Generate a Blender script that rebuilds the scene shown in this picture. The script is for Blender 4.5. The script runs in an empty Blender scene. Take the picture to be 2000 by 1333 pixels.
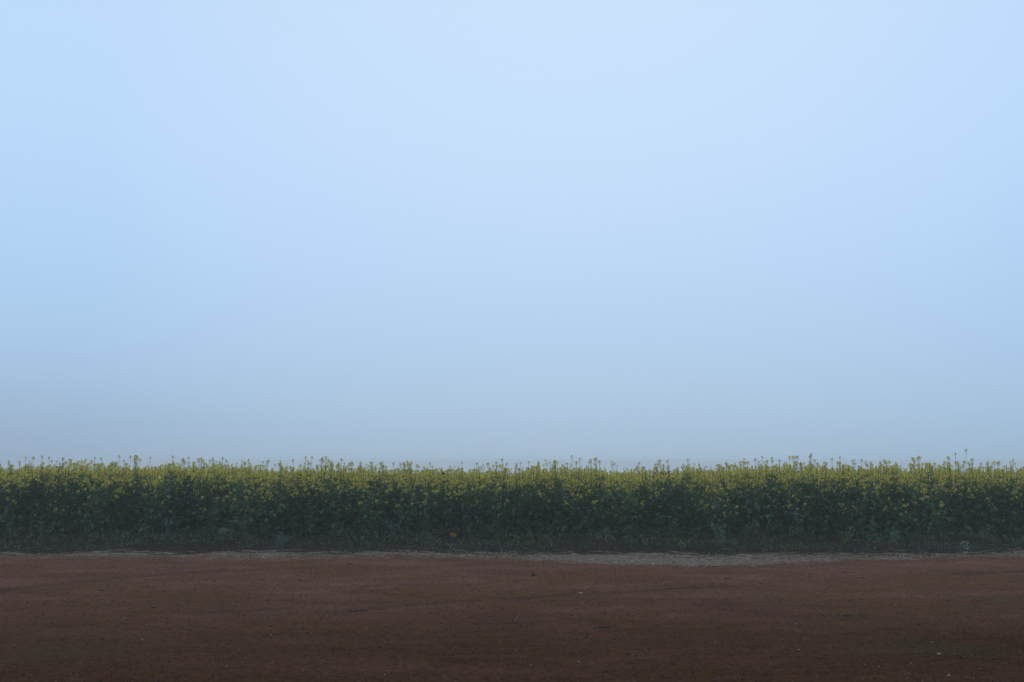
import bpy, math, random
import numpy as np
from mathutils import Vector, Matrix, Euler

R = math.radians
S = bpy.context.scene
COL = S.collection

# ------------------------------------------------------------------ camera
CAM_H, F, PITCH = 1.6, 1944.0, math.atan(238.0 / 1944.0)      # F in pixels of the 2000 px wide photograph
cam_d = bpy.data.cameras.new('camera')
cam_d.sensor_width = 36; cam_d.lens = 36 * F / 2000
cam_d.clip_start = 0.1; cam_d.clip_end = 3000
cam = bpy.data.objects.new('camera', cam_d); COL.objects.link(cam)
cam.location = (0, 0, CAM_H); cam.rotation_euler = (R(90) + PITCH, 0, 0)
S.camera = cam
CP, SP = math.cos(PITCH), math.sin(PITCH)


def at(px, py, z=0.0):
    """point of the ground (height z) seen at this pixel of the photograph"""
    u = (px - 1000) / F; v = -(py - 666.5) / F
    dx, dy, dz = u, CP - v * SP, SP + v * CP
    t = (z - CAM_H) / dz
    return dx * t, dy * t


def at_dist(px, py, Y):
    """point at depth Y seen at this pixel: (x, height)"""
    u = (px - 1000) / F; v = -(py - 666.5) / F
    t = Y / (CP - v * SP)
    return u * t, CAM_H + (SP + v * CP) * t


# ------------------------------------------------------------------ view, sky, sun
S.view_settings.view_transform = 'Standard'
S.view_settings.look = 'None'
S.view_settings.exposure = 0.0
S.view_settings.gamma = 1.0
S.render.engine = 'CYCLES'
S.cycles.use_denoising = True
S.cycles.denoising_prefilter = 'ACCURATE'
S.cycles.denoising_input_passes = 'RGB_ALBEDO_NORMAL'
S.cycles.volume_bounces = 1
S.cycles.max_bounces = 7
S.cycles.diffuse_bounces = 3
S.cycles.transmission_bounces = 4

SUN_EL, SUN_AZ = R(48), R(12)                    # azimuth measured from +Y (the way the camera looks) to the right
W = bpy.data.worlds.new('World'); S.world = W; W.use_nodes = True
nt = W.node_tree; nt.nodes.clear()
N = nt.nodes.new; L = nt.links.new
out = N('ShaderNodeOutputWorld')
sky = N('ShaderNodeTexSky'); sky.sky_type = 'NISHITA'; sky.sun_disc = False
sky.sun_elevation = SUN_EL; sky.sun_rotation = SUN_AZ; sky.dust_density = 3.0
bg_sky = N('ShaderNodeBackground'); bg_sky.inputs['Strength'].default_value = 0.05
L(sky.outputs[0], bg_sky.inputs['Color'])
tc = N('ShaderNodeTexCoord'); sep = N('ShaderNodeSeparateXYZ'); L(tc.outputs['Generated'], sep.inputs[0])


def wmath(op, a, b=None, c=None, clamp=False):
    n = N('ShaderNodeMath'); n.operation = op; n.use_clamp = clamp
    for i, v in enumerate((a, b, c)):
        if v is None: continue
        if isinstance(v, (int, float)): n.inputs[i].default_value = v
        else: L(v, n.inputs[i])
    return n.outputs[0]


def ramp(fac, stops, new=None, link=None, interp='LINEAR'):
    n = (new or N)('ShaderNodeValToRGB'); (link or L)(fac, n.inputs[0])
    cr = n.color_ramp; cr.interpolation = interp
    while len(cr.elements) < len(stops): cr.elements.new(0.5)
    for e, (p, c) in zip(cr.elements, stops):
        e.position = p; e.color = (*c, 1) if len(c) == 3 else c
    return n.outputs[0]


def s2l(*c):
    return tuple((v / 255 / 12.92) if v / 255 <= .04045 else ((v / 255 + .055) / 1.055) ** 2.4 for v in c)


# the thick overcast: brightness and colour by height above the horizon
elev = wmath('ADD', wmath('MULTIPLY', sep.outputs['Z'], 1.0), 0.1)
fog_sky = ramp(elev, [(0.0, s2l(165, 187, 208)), (0.10, s2l(165, 188, 210)), (0.16, s2l(175, 202, 228)),
                      (0.22, s2l(181, 209, 238)), (0.30, s2l(190, 218, 249)), (0.40, s2l(199, 225, 254)),
                      (0.54, s2l(204, 227.5, 255)), (1.0, s2l(201, 222, 244))], interp='B_SPLINE')
# a little darker and bluer away from the glow of the hidden sun
az = wmath('ARCTAN2', sep.outputs['X'], sep.outputs['Y'])
daz = wmath('SUBTRACT', az, R(3))
side = wmath('MINIMUM', wmath('MULTIPLY', wmath('MULTIPLY', daz, daz), 1 / (R(26) ** 2)), 1.15)
tint = N('ShaderNodeMix'); tint.data_type = 'RGBA'; tint.blend_type = 'MULTIPLY'
L(side, tint.inputs['Factor']); L(fog_sky, tint.inputs['A']); tint.inputs['B'].default_value = (.89, .95, .99, 1)
# a darker bank of fog low on the left
bank_a = wmath('MULTIPLY', wmath('ADD', az, R(30)), 1 / R(13))
bank_e = wmath('MULTIPLY', wmath('SUBTRACT', sep.outputs['Z'], 0.012), 1 / 0.075)
bank = wmath('POWER', 2.718, wmath('MULTIPLY', wmath('ADD', wmath('MULTIPLY', bank_a, bank_a), wmath('MULTIPLY', bank_e, bank_e)), -1))
t2 = N('ShaderNodeMix'); t2.data_type = 'RGBA'; t2.blend_type = 'MULTIPLY'
L(bank, t2.inputs['Factor']); L(tint.outputs['Result'], t2.inputs['A']); t2.inputs['B'].default_value = (.93, .875, .885, 1)
bg_fog = N('ShaderNodeBackground'); bg_fog.inputs['Strength'].default_value = 1.0
L(t2.outputs['Result'], bg_fog.inputs['Color'])
mx = N('ShaderNodeMixShader'); mx.inputs[0].default_value = 0.97
L(bg_sky.outputs[0], mx.inputs[1]); L(bg_fog.outputs[0], mx.inputs[2]); L(mx.outputs[0], out.inputs['Surface'])

sun_d = bpy.data.lights.new('sun', 'SUN'); sun_d.energy = 0.5; sun_d.angle = R(40); sun_d.color = (1, .96, .9)
sun = bpy.data.objects.new('sun', sun_d); COL.objects.link(sun)
sd = Vector((math.sin(SUN_AZ) * math.cos(SUN_EL), math.cos(SUN_AZ) * math.cos(SUN_EL), math.sin(SUN_EL)))
sun.rotation_euler = sd.to_track_quat('Z', 'Y').to_euler()

# ------------------------------------------------------------------ helpers
FAR = 420.0                                       # how far the ground sheet and the field reach


def tag(o, label=None, cat=None, group=None, kind=None):
    if label: o['label'] = label
    if cat: o['category'] = cat
    if group: o['group'] = group
    if kind: o['kind'] = kind
    return o


def link(o, parent=None):
    COL.objects.link(o)
    if parent: o.parent = parent
    return o


class MB:
    """collects vertices, faces and material slots for ONE mesh"""
    def __init__(self): self.v = []; self.f = []; self.m = []

    def add(self, vs, fs, m=0):
        b = len(self.v); self.v.extend([tuple(p) for p in vs])
        for f in fs: self.f.append(tuple(b + i for i in f)); self.m.append(m)

    def tube(self, pts, rads, sides=3, m=0):
        vs, fs = [], []
        for i, p in enumerate(pts):
            p = Vector(p)
            d = (Vector(pts[min(i + 1, len(pts) - 1)]) - Vector(pts[max(i - 1, 0)]))
            d = d.normalized() if d.length > 1e-9 else Vector((0, 0, 1))
            a = d.orthogonal().normalized(); b = d.cross(a)
            for k in range(sides):
                t = 2 * math.pi * k / sides
                vs.append(p + (a * math.cos(t) + b * math.sin(t)) * rads[i])
        for i in range(len(pts) - 1):
            for k in range(sides):
                k2 = (k + 1) % sides
                fs.append((i * sides + k, i * sides + k2, (i + 1) * sides + k2, (i + 1) * sides + k))
        self.add(vs, fs, m)

    def merge(self, other, mat=None, moff=0):
        vs = [mat @ Vector(p) for p in other.v] if mat else other.v
        b = len(self.v); self.v.extend([tuple(p) for p in vs])
        for f, m in zip(other.f, other.m): self.f.append(tuple(b + i for i in f)); self.m.append(m + moff)

    def mesh(self, name, mats):
        me = bpy.data.meshes.new(name); me.from_pydata(self.v, [], self.f)
        for m in mats: me.materials.append(m)
        me.polygons.foreach_set('material_index', self.m)
        me.update(); return me


# ------------------------------------------------------------------ materials
class Mat:
    def __init__(self, name):
        self.m = bpy.data.materials.new(name); self.m.use_nodes = True
        self.t = self.m.node_tree; self.t.nodes.clear()
        self.out = self.n('ShaderNodeOutputMaterial')

    def n(self, k, **kw):
        x = self.t.nodes.new(k)
        for a, b in kw.items(): setattr(x, a, b)
        return x

    def l(self, a, b): self.t.links.new(a, b)

    def math(self, op, a, b=None, clamp=False):
        x = self.n('ShaderNodeMath', operation=op, use_clamp=clamp)
        for i, v in enumerate((a, b)):
            if v is None: continue
            if isinstance(v, (int, float)): x.inputs[i].default_value = v
            else: self.l(v, x.inputs[i])
        return x.outputs[0]

    def noise(self, vec, scale, detail=4, rough=.6, dist=0):
        x = self.n('ShaderNodeTexNoise'); x.inputs['Scale'].default_value = scale
        x.inputs['Detail'].default_value = detail; x.inputs['Roughness'].default_value = rough
        x.inputs['Distortion'].default_value = dist
        if vec is not None: self.l(vec, x.inputs['Vector'])
        return x.outputs['Fac']

    def mix(self, fac, a, b, blend='MIX'):
        x = self.n('ShaderNodeMix', data_type='RGBA', blend_type=blend)
        for s, v in (('Factor', fac), ('A', a), ('B', b)):
            if isinstance(v, (int, float)): x.inputs[s].default_value = v
            elif isinstance(v, tuple): x.inputs[s].default_value = (*v, 1)
            else: self.l(v, x.inputs[s])
        return x.outputs['Result']

    def smooth(self, x, lo, hi):
        y = self.n('ShaderNodeMapRange', interpolation_type='SMOOTHSTEP')
        self.l(x, y.inputs['Value']); y.inputs['From Min'].default_value = lo; y.inputs['From Max'].default_value = hi
        return y.outputs['Result']


def leaf_material(name, dark, mid, pale, rough=.55, trans=.3, scale=6.0, spec=.08):
    k = Mat(name)
    geo = k.n('ShaderNodeNewGeometry'); oi = k.n('ShaderNodeObjectInfo')
    n1 = k.noise(geo.outputs['Position'], scale, 3)
    n2 = k.noise(geo.outputs['Position'], scale * 6, 2)
    v = k.math('ADD', k.math('MULTIPLY', n1, .55), k.math('MULTIPLY', n2, .45))
    v = k.math('ADD', v, k.math('MULTIPLY', k.math('SUBTRACT', oi.outputs['Random'], .5), .16))
    c = ramp(v, [(0.33, dark), (0.5, mid), (0.72, pale)], new=k.n, link=k.l)
    b = k.n('ShaderNodeBsdfPrincipled'); b.inputs['Roughness'].default_value = rough
    b.inputs['Specular IOR Level'].default_value = spec
    k.l(c, b.inputs['Base Color'])
    tr = k.n('ShaderNodeBsdfTranslucent'); k.l(c, tr.inputs['Color'])
    ms = k.n('ShaderNodeMixShader'); ms.inputs[0].default_value = trans
    k.l(b.outputs[0], ms.inputs[1]); k.l(tr.outputs[0], ms.inputs[2]); k.l(ms.outputs[0], k.out.inputs['Surface'])
    return k.m


M = {}
M['leaf'] = leaf_material('mustard_leaf', (.024, .056, .018), (.064, .126, .048), (.15, .245, .105))
M['stem'] = leaf_material('mustard_stem', (.045, .070, .036), (.078, .108, .050), (.13, .155, .070), trans=.15)
M['petal'] = leaf_material('mustard_petal', (.74, .57, .06), (.86, .71, .10), (.90, .82, .18), trans=.45, scale=14, spec=.1)
M['bud'] = leaf_material('mustard_bud', (.18, .17, .05), (.32, .27, .07), (.46, .39, .10), trans=.2)
M['weed'] = leaf_material('weed_leaf', (.055, .10, .07), (.11, .17, .12), (.23, .30, .22), rough=.5, spec=.15)
M['fresh'] = leaf_material('fresh_weed_leaf', (.04, .08, .025), (.08, .14, .045), (.15, .23, .09), rough=.5, spec=.15)
M['wilted'] = leaf_material('wilted_leaf', (.030, .034, .020), (.055, .056, .030), (.090, .082, .045))
M['rust'] = leaf_material('rusty_leaf', (.045, .028, .014), (.085, .050, .022), (.13, .085, .035))
M['grass'] = leaf_material('verge_grass_blade', (.014, .016, .008), (.032, .032, .015), (.095, .085, .042), scale=4)
M['straw'] = leaf_material('dry_straw', (.12, .10, .07), (.20, .17, .12), (.30, .27, .20), trans=.1)
M['dead'] = leaf_material('dead_stalk', (.016, .018, .018), (.026, .027, .024), (.045, .042, .034), trans=.05)
M['autumn'] = leaf_material('autumn_leaf', (.26, .10, .010), (.42, .18, .014), (.50, .27, .02), trans=.25, scale=30)


def stone_material(name, a, b, c):
    k = Mat(name)
    geo = k.n('ShaderNodeNewGeometry')
    oi = k.n('ShaderNodeObjectInfo')
    v = k.math('ADD', k.noise(geo.outputs['Position'], 25, 4), k.math('MULTIPLY', k.math('SUBTRACT', oi.outputs['Random'], .5), .2))
    col = ramp(v, [(.34, a), (.52, b), (.7, c)], new=k.n, link=k.l)
    s = k.n('ShaderNodeBsdfPrincipled'); s.inputs['Roughness'].default_value = .95; s.inputs['Specular IOR Level'].default_value = .05
    k.l(col, s.inputs['Base Color'])
    bp = k.n('ShaderNodeBump'); bp.inputs['Strength'].default_value = .5; bp.inputs['Distance'].default_value = .004
    k.l(k.noise(geo.outputs['Position'], 160, 3), bp.inputs['Height']); k.l(bp.outputs[0], s.inputs['Normal'])
    k.l(s.outputs[0], k.out.inputs['Surface']); return k.m


M['pale_stone'] = stone_material('pale_pebble', (.20, .165, .13), (.33, .28, .22), (.48, .42, .34))
M['grey_stone'] = stone_material('grey_gravel', (.08, .056, .042), (.16, .118, .088), (.30, .235, .18))
M['red_stone'] = stone_material('red_gravel', (.045, .022, .016), (.105, .052, .038), (.19, .12, .09))
M['dark_clod'] = stone_material('dark_clod', (.012, .009, .008), (.026, .018, .014), (.045, .030, .022))


def ground_material():
    k = Mat('red_dirt_and_gravel')
    geo = k.n('ShaderNodeNewGeometry'); P = geo.outputs['Position']

    def attr(nm):
        a = k.n('ShaderNodeAttribute', attribute_name=nm); return a.outputs['Fac']
    # streaks run along the way vehicles turn over the dirt
    mp = k.n('ShaderNodeMapping'); k.l(P, mp.inputs['Vector'])
    mp.inputs['Rotation'].default_value = (0, 0, R(-36)); mp.inputs['Scale'].default_value = (.42, 1.3, 1)
    streak = k.noise(mp.outputs[0], 1.1, 5, .6, .4)
    mp2 = k.n('ShaderNodeMapping'); k.l(P, mp2.inputs['Vector'])
    mp2.inputs['Rotation'].default_value = (0, 0, R(-30)); mp2.inputs['Scale'].default_value = (.7, 2.0, 1)
    streak2 = k.noise(mp2.outputs[0], 3.5, 5, .65)
    patch = k.noise(P, .55, 4)
    fine = k.noise(P, 45, 5, .75)
    grit = k.noise(P, 190, 3, .8)
    red = ramp(streak, [(.30, (.112, .050, .032)), (.5, (.160, .074, .048)), (.70, (.218, .105, .073))], new=k.n, link=k.l)
    brown = ramp(streak2, [(.32, (.095, .044, .020)), (.55, (.145, .068, .030)), (.72, (.192, .096, .046))], new=k.n, link=k.l)
    bf = k.math('ADD', k.smooth(patch, .42, .62), attr('brown'), clamp=True)
    c = k.mix(k.math('MULTIPLY', bf, .8), red, brown)
    c = k.mix(k.math('MULTIPLY', attr('vignette_dark'), 1.0), c, k.mix(1.0, c, (.42, .35, .25), 'MULTIPLY'))  # painted vignette: dirt colour multiplied darker nearer the camera
    c = k.mix(k.math('MULTIPLY', k.smooth(streak2, .55, .75), .45), c, (.075, .040, .030))
    # moss stains
    c = k.mix(k.math('MULTIPLY', attr('moss'), k.smooth(fine, .3, .6)), c, (.060, .052, .020))
    # dark lines of wheel ruts
    rut = k.math('MULTIPLY', attr('rut'), k.smooth(k.noise(P, 7, 4), .22, .52))
    c = k.mix(k.math('MULTIPLY', rut, .85), c, (.050, .028, .020))
    # pale gravel shoulder
    gv = k.noise(P, 14, 6, .8); gv2 = k.noise(P, 3.0, 5, .7)
    grav = ramp(gv, [(.34, (.085, .056, .042)), (.50, (.195, .145, .112)), (.66, (.36, .29, .235))], new=k.n, link=k.l)
    gm = k.smooth(k.math('ADD', attr('gravel'), k.math('MULTIPLY', k.math('SUBTRACT', gv2, .5), 1.3)), .30, .72)
    c = k.mix(gm, c, grav)
    # mud and moss of the verge
    mud = ramp(k.noise(P, 9, 5, .7), [(.35, (.016, .013, .009)), (.55, (.034, .028, .018)), (.72, (.070, .055, .038))], new=k.n, link=k.l)
    mpv = k.n('ShaderNodeMapping'); k.l(P, mpv.inputs['Vector']); mpv.inputs['Scale'].default_value = (.55, 3.2, 1)
    vm = k.smooth(k.math('ADD', attr('verge'), k.math('MULTIPLY', k.math('SUBTRACT', k.noise(mpv.outputs[0], 2.6, 5, .72), .5), 5.0)), .42, .66)
    c = k.mix(vm, c, mud)
    # grain
    g = ramp(fine, [(.34, (.45, .43, .42)), (.5, (1, 1, 1)), (.62, (1.0, 1.0, 1.0)), (.72, (1.5, 1.45, 1.4))], new=k.n, link=k.l)
    gmid = ramp(k.noise(P, 15, 6, .75), [(.34, (.62, .60, .58)), (.5, (1, 1, 1)), (.66, (1.18, 1.16, 1.14))], new=k.n, link=k.l)
    c = k.mix(1.0, c, gmid, 'MULTIPLY')
    c = k.mix(1.0, c, g, 'MULTIPLY')
    g2 = ramp(grit, [(.34, (.55, .55, .56)), (.52, (1, 1, 1))], new=k.n, link=k.l)
    c = k.mix(.8, c, g2, 'MULTIPLY')
    c = k.mix(k.math('MULTIPLY', k.smooth(grit, .66, .72), .6), c, (.26, .19, .16))
    s = k.n('ShaderNodeBsdfPrincipled'); s.inputs['Roughness'].default_value = 1.0
    s.inputs['Specular IOR Level'].default_value = .0
    k.l(c, s.inputs['Base Color'])
    bp = k.n('ShaderNodeBump'); bp.inputs['Strength'].default_value = .8; bp.inputs['Distance'].default_value = .02
    k.l(k.math('ADD', fine, k.math('MULTIPLY', grit, .5)), bp.inputs['Height']); k.l(bp.outputs[0], s.inputs['Normal'])
    k.l(s.outputs[0], k.out.inputs['Surface']); return k.m


M['ground'] = ground_material()


def soil_material():
    k = Mat('field_soil'); geo = k.n('ShaderNodeNewGeometry'); P = geo.outputs['Position']
    c = ramp(k.noise(P, 6, 5, .7), [(.35, (.018, .014, .011)), (.55, (.038, .030, .022)), (.72, (.06, .048, .036))], new=k.n, link=k.l)
    s = k.n('ShaderNodeBsdfPrincipled'); s.inputs['Roughness'].default_value = .95; k.l(c, s.inputs['Base Color'])
    k.l(s.outputs[0], k.out.inputs['Surface']); return k.m


M['soil'] = soil_material()

# ------------------------------------------------------------------ ground shape
rs = np.random.RandomState(7)


def vnoise(x, y, seed=0):
    """smooth value noise, arrays in, -1..1 out"""
    xi = np.floor(x).astype(np.int64); yi = np.floor(y).astype(np.int64)
    fx = x - xi; fy = y - yi
    fx = fx * fx * (3 - 2 * fx); fy = fy * fy * (3 - 2 * fy)

    def h(a, b):
        n = (a * 374761393 + b * 668265263 + seed * 2147483647) & 0x7fffffff
        n = ((n ^ (n >> 13)) * 1274126177) & 0x7fffffff
        n = n ^ (n >> 16)
        return (n % 100003) / 50001.5 - 1
    return (h(xi, yi) * (1 - fx) + h(xi + 1, yi) * fx) * (1 - fy) + (h(xi, yi + 1) * (1 - fx) + h(xi + 1, yi + 1) * fx) * fy


def curve_from_px(pts):
    w = [at(*p, .035) for p in pts]
    return np.array([p[0] for p in w]), np.array([p[1] for p in w])


# where red dirt turns into gravel, and gravel into the grass verge (read off the photograph on the ground plane)
RX, RY = curve_from_px([(0, 1092), (300, 1094), (500, 1094), (700, 1092), (900, 1090), (1000, 1093), (1100, 1098),
                        (1200, 1101), (1400, 1104), (1550, 1099), (1700, 1094), (2000, 1089)])
GX, GY = curve_from_px([(0, 1083), (200, 1081), (300, 1080), (400, 1083), (470, 1079), (560, 1078), (800, 1080), (1000, 1081),
                        (1200, 1082), (1400, 1083), (1600, 1083), (1800, 1083), (2000, 1080)])


def road_edge(x): return np.interp(x, RX, RY)
def verge_edge(x): return np.interp(x, GX, GY)


RUTS = [[(-60, 1168), (0, 1152), (130, 1137), (260, 1127), (420, 1117), (620, 1110)],
        [(640, 1196), (760, 1184), (900, 1172), (1050, 1163), (1150, 1157), (1290, 1150), (1420, 1144)],
        [(1860, 1123), (1930, 1119), (2010, 1115), (2100, 1110)],
        [(380, 1193), (470, 1189), (560, 1185)],
        [(1120, 1102), (1180, 1103), (1230, 1101)]]
RUTW = [[at(*p) for p in r] for r in RUTS]
RUTA = [.6, .6, .7, .4, .5]


def seg_dist(x, y, line):
    d = np.full(x.shape, 1e9)
    for (ax, ay), (bx, by) in zip(line[:-1], line[1:]):
        vx, vy = bx - ax, by - ay
        t = np.clip(((x - ax) * vx + (y - ay) * vy) / (vx * vx + vy * vy), 0, 1)
        d = np.minimum(d, np.hypot(x - ax - t * vx, y - ay - t * vy))
    return d


def rut_field(x, y):
    r = np.zeros(x.shape)
    wob = vnoise(x * 3, y * 3, 5) * .05
    for l, a in zip(RUTW, RUTA):
        r = np.maximum(r, a * np.exp(-((seg_dist(x, y, l) + wob) / .14) ** 2))
    return r


def height(x, y):
    x = np.asarray(x, float); y = np.asarray(y, float)
    c, s = math.cos(R(34)), math.sin(R(34))
    u, v = x * c + y * s, -x * s + y * c
    z = .022 * vnoise(u * .35, v * 1.5, 1) + .012 * vnoise(u * 1.0, v * 4.2, 2) + .006 * vnoise(x * 9, y * 9, 3) + .004 * vnoise(x * 19, y * 19, 4)
    z = z - .03 * rut_field(x, y)
    z = z + .03 * np.clip(y - 15.5, 0, 1.5) / 1.5
    k = np.clip((y - verge_edge(x)) / 2.2, 0, 1)
    z = z + k * (.07 + .05 * vnoise(x * 1.1, y * 1.6, 8)) + .02 * vnoise(x * 4, y * 5, 9) * (k > 0)
    return z * np.clip((26 - y) / 3, 0, 1) + .1 * np.clip((y - 23) / 3, 0, 1)


def grade(a, b, fine_a, fine_b, step, coarse):
    lo = list(np.arange(a, fine_a, coarse)); mid = list(np.arange(fine_a, fine_b, step)); hi = list(np.arange(fine_b, b + coarse, coarse))
    return np.array(lo + mid + hi)


xs = grade(-60, 60, -12.5, 12.5, .07, 1.0)
ys = grade(-8, 23.6, 6.4, 20.8, .05, .4)
gx, gy = np.meshgrid(xs, ys)
gz = height(gx, gy)
re = road_edge(gx) + .05 * vnoise(gx * 1.5, gy * 0, 11)
ve = verge_edge(gx)
a_gravel = np.clip((gy - re) / 1.5 + .36, 0, 1.15) * np.interp(gx, [-9, -5, -2, 1, 5, 9], [.62, .68, .75, 1, 1, .75])
a_verge = np.clip((gy - ve) / .9 + .50, -.8, 2.2)
a_rut = rut_field(gx, gy)
a_vignette_dark = np.clip((13.5 - gy + .8 * vnoise(gx * .4, gy * .8, 61)) / 6.5, 0, 1) * .85 + .35 * np.exp(-((gx - 5.0) / 1.8) ** 2 - ((gy - 9.0) / 1.2) ** 2)  # vignette darkening toward the camera painted into the dirt colour, plus one darker patch
a_brown = np.clip(.8 * vnoise(gx * .5 + 3, gy * .8, 21), 0, 1) + .5 * np.clip((10.5 - gy) / 4, 0, 1)
a_moss = np.zeros(gx.shape)
for px, py, rr, sa in [(1830, 1268, .42, .75), (1970, 1172, .35, .45), (1500, 1170, .25, .3), (1655, 1199, .17, .9), (150, 1270, .5, .4)]:
    ax, ay = at(px, py)
    q = np.hypot((gx - ax) / 1.4, gy - ay) / rr + .35 * vnoise(gx * 3, gy * 3, 31)
    a_moss = np.maximum(a_moss, sa * np.clip(1.5 - q, 0, 1))
nx, ny = len(xs), len(ys)
verts = np.stack([gx, gy, gz], -1).reshape(-1, 3)
I, J = np.meshgrid(np.arange(nx - 1), np.arange(ny - 1))
quads = np.stack([J * nx + I, J * nx + I + 1, (J + 1) * nx + I + 1, (J + 1) * nx + I], -1)
cy = (gy[:-1, :-1] + gy[1:, 1:]) / 2; cx = (gx[:-1, :-1] + gx[1:, 1:]) / 2
cls = np.where(cy < road_edge(cx), 0, np.where(cy < verge_edge(cx), 1, 2))
for ci, nm, lab in ((0, 'dirt_road', 'wide red brown dirt road in the foreground'),
                    (1, 'gravel_shoulder', 'pale gravel strip along the far edge of the dirt road'),
                    (2, 'verge_ground', 'muddy verge between gravel strip and mustard field')):
    q = quads[cls == ci].reshape(-1, 4)
    used, inv = np.unique(q, return_inverse=True)
    me = bpy.data.meshes.new(nm)
    me.from_pydata(verts[used].tolist(), [], inv.reshape(-1, 4).tolist())
    for an, arr in (('gravel', a_gravel), ('verge', a_verge), ('rut', a_rut), ('vignette_dark', a_vignette_dark), ('brown', a_brown), ('moss', a_moss)):
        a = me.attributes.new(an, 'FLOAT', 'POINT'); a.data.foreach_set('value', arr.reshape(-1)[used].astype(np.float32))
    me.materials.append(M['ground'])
    me.polygons.foreach_set('use_smooth', [True] * len(me.polygons)); me.update()
    tag(link(bpy.data.objects.new(nm, me)), lab, None, None, 'structure')
g = MB()
n = 110
for j in range(n + 1):
    for i in range(n + 1):
        yy = -20 + (FAR + 20) * j / n
        g.v.append((-FAR + 2 * FAR * i / n, yy, -.12 + float(np.maximum(-.0013 * max(yy - 23, 0) ** 2, -9.0))))
for j in range(n):
    for i in range(n):
        a = j * (n + 1) + i; g.f.append((a, a + 1, a + n + 2, a + n + 1)); g.m.append(0)
tag(link(bpy.data.objects.new('ground', g.mesh('ground', [M['soil']]))), 'dark soil under the crop reaching into the fog', None, None, 'structure')


def fall(y):
    """beyond a low crest the field falls away into the fog"""
    y = np.asarray(y, float); t = np.clip(y - 23, 0, None)
    return np.maximum(-.0013 * t * t, -9.0)


import bisect
xl_, yl_ = xs.tolist(), ys.tolist()


def hz(x, y):
    """height of the ground mesh at this point"""
    i = min(max(bisect.bisect_right(xl_, x) - 1, 0), nx - 2); j = min(max(bisect.bisect_right(yl_, y) - 1, 0), ny - 2)
    a = min(max((x - xl_[i]) / (xl_[i + 1] - xl_[i]), 0), 1); b = min(max((y - yl_[j]) / (yl_[j + 1] - yl_[j]), 0), 1)
    return float((gz[j, i] * (1 - a) + gz[j, i + 1] * a) * (1 - b) + (gz[j + 1, i] * (1 - a) + gz[j + 1, i + 1] * a) * b)


# ------------------------------------------------------------------ plant pieces
def leaf(mb, p, d, up, ln, wd, rng, m=0, lobes=True):
    """one bent, folded leaf from p along d"""
    d = d.normalized(); s = d.cross(up)
    s = s.normalized() if s.length > 1e-4 else d.orthogonal().normalized()
    nrm = s.cross(d).normalized()
    droop = rng.uniform(.1, .45) * ln; fold = wd * rng.uniform(.1, .35)
    prof = [(0, .10, 0), (.25, .75, .10), (.42, .48, .16), (.62, 1.0, .10), (.85, .55, -.25), (1.0, 0, -.75)] if lobes else \
           [(0, .08, 0), (.35, .8, .1), (.7, .7, 0), (1.0, 0, -.6)]
    mid, lf, rt = [], [], []
    for t, w, z in prof:
        c = p + d * (ln * t) + nrm * (z * droop)
        mid.append(c); lf.append(c + s * (w * wd * .5) + nrm * fold * w); rt.append(c - s * (w * wd * .5) + nrm * fold * w)
    vs = mid + lf + rt; k = len(prof); fs = []
    for i in range(k - 1):
        fs.append((i, i + 1, k + i + 1, k + i)); fs.append((i + 1, i, 2 * k + i, 2 * k + i + 1))
    mb.add(vs, fs, m)


def make_head(rng, nf=10, rad=.024, simple=False):
    """raceme top: a ring of four-petalled flowers round a knob of green buds (petal slot 0, bud slot 1)"""
    mb = MB()
    # buds: a low faceted dome
    r = rad * .55
    ring = [(r * math.cos(t), r * math.sin(t), -.004) for t in [k * math.pi / 2.5 for k in range(5)]]
    ring2 = [(r * .7 * math.cos(t + .6), r * .7 * math.sin(t + .6), r * .7) for t in [k * math.pi / 2.5 for k in range(5)]]
    vs = ring + ring2 + [(0, 0, r * 1.05)]
    fs = [(k, (k + 1) % 5, 5 + (k + 1) % 5, 5 + k) for k in range(5)] + [(5 + k, 5 + (k + 1) % 5, 10) for k in range(5)]
    mb.add(vs, fs, 1)
    for k in range(nf):
        a = 2 * math.pi * (k / nf) * 1.62 * nf / 5 + rng.uniform(-.3, .3)
        lev = k / nf
        rr = rad * rng.uniform(.85, 1.3); z = .006 - .05 * lev * lev - rng.uniform(0, .012)
        c = Vector((rr * math.cos(a), rr * math.sin(a), z))
        nrm = Vector((math.cos(a) * .9, math.sin(a) * .9, rng.uniform(.3, 1.1))).normalized()
        t1 = nrm.orthogonal().normalized(); t2 = nrm.cross(t1); ph = rng.uniform(0, 1.5)
        pl = rng.uniform(.0095, .0135)
        for q in range(4):
            b = ph + q * math.pi / 2
            e = t1 * math.cos(b) + t2 * math.sin(b); sd_ = t1 * -math.sin(b) + t2 * math.cos(b)
            mb.add([c + e * .001, c + e * pl * .6 + sd_ * pl * .38 + nrm * .002, c + e * pl + nrm * .001, c + e * pl * .6 - sd_ * pl * .38 + nrm * .002], [(0, 1, 2, 3)], 0)
        if not simple:
            mb.tube([(0, 0, z - .02), tuple(c - nrm * .002)], [.0011, .0009], 3, 1)
    return mb


def pods(mb, p, d, rng, m=0, n=7, ln=.12):
    """thin seed pods standing off the stalk below a flower head"""
    d = d.normalized(); a0 = d.orthogonal().normalized(); b0 = d.cross(a0)
    for k in range(n):
        q = p - d * (.02 + ln * k / n); a = k * 2.4 + rng.uniform(-.3, .3)
        e = (a0 * math.cos(a) + b0 * math.sin(a) + d * .8).normalized()
        mb.tube([q, q + e * rng.uniform(.018, .035)], [.0016, .0012], 3, m)


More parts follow.
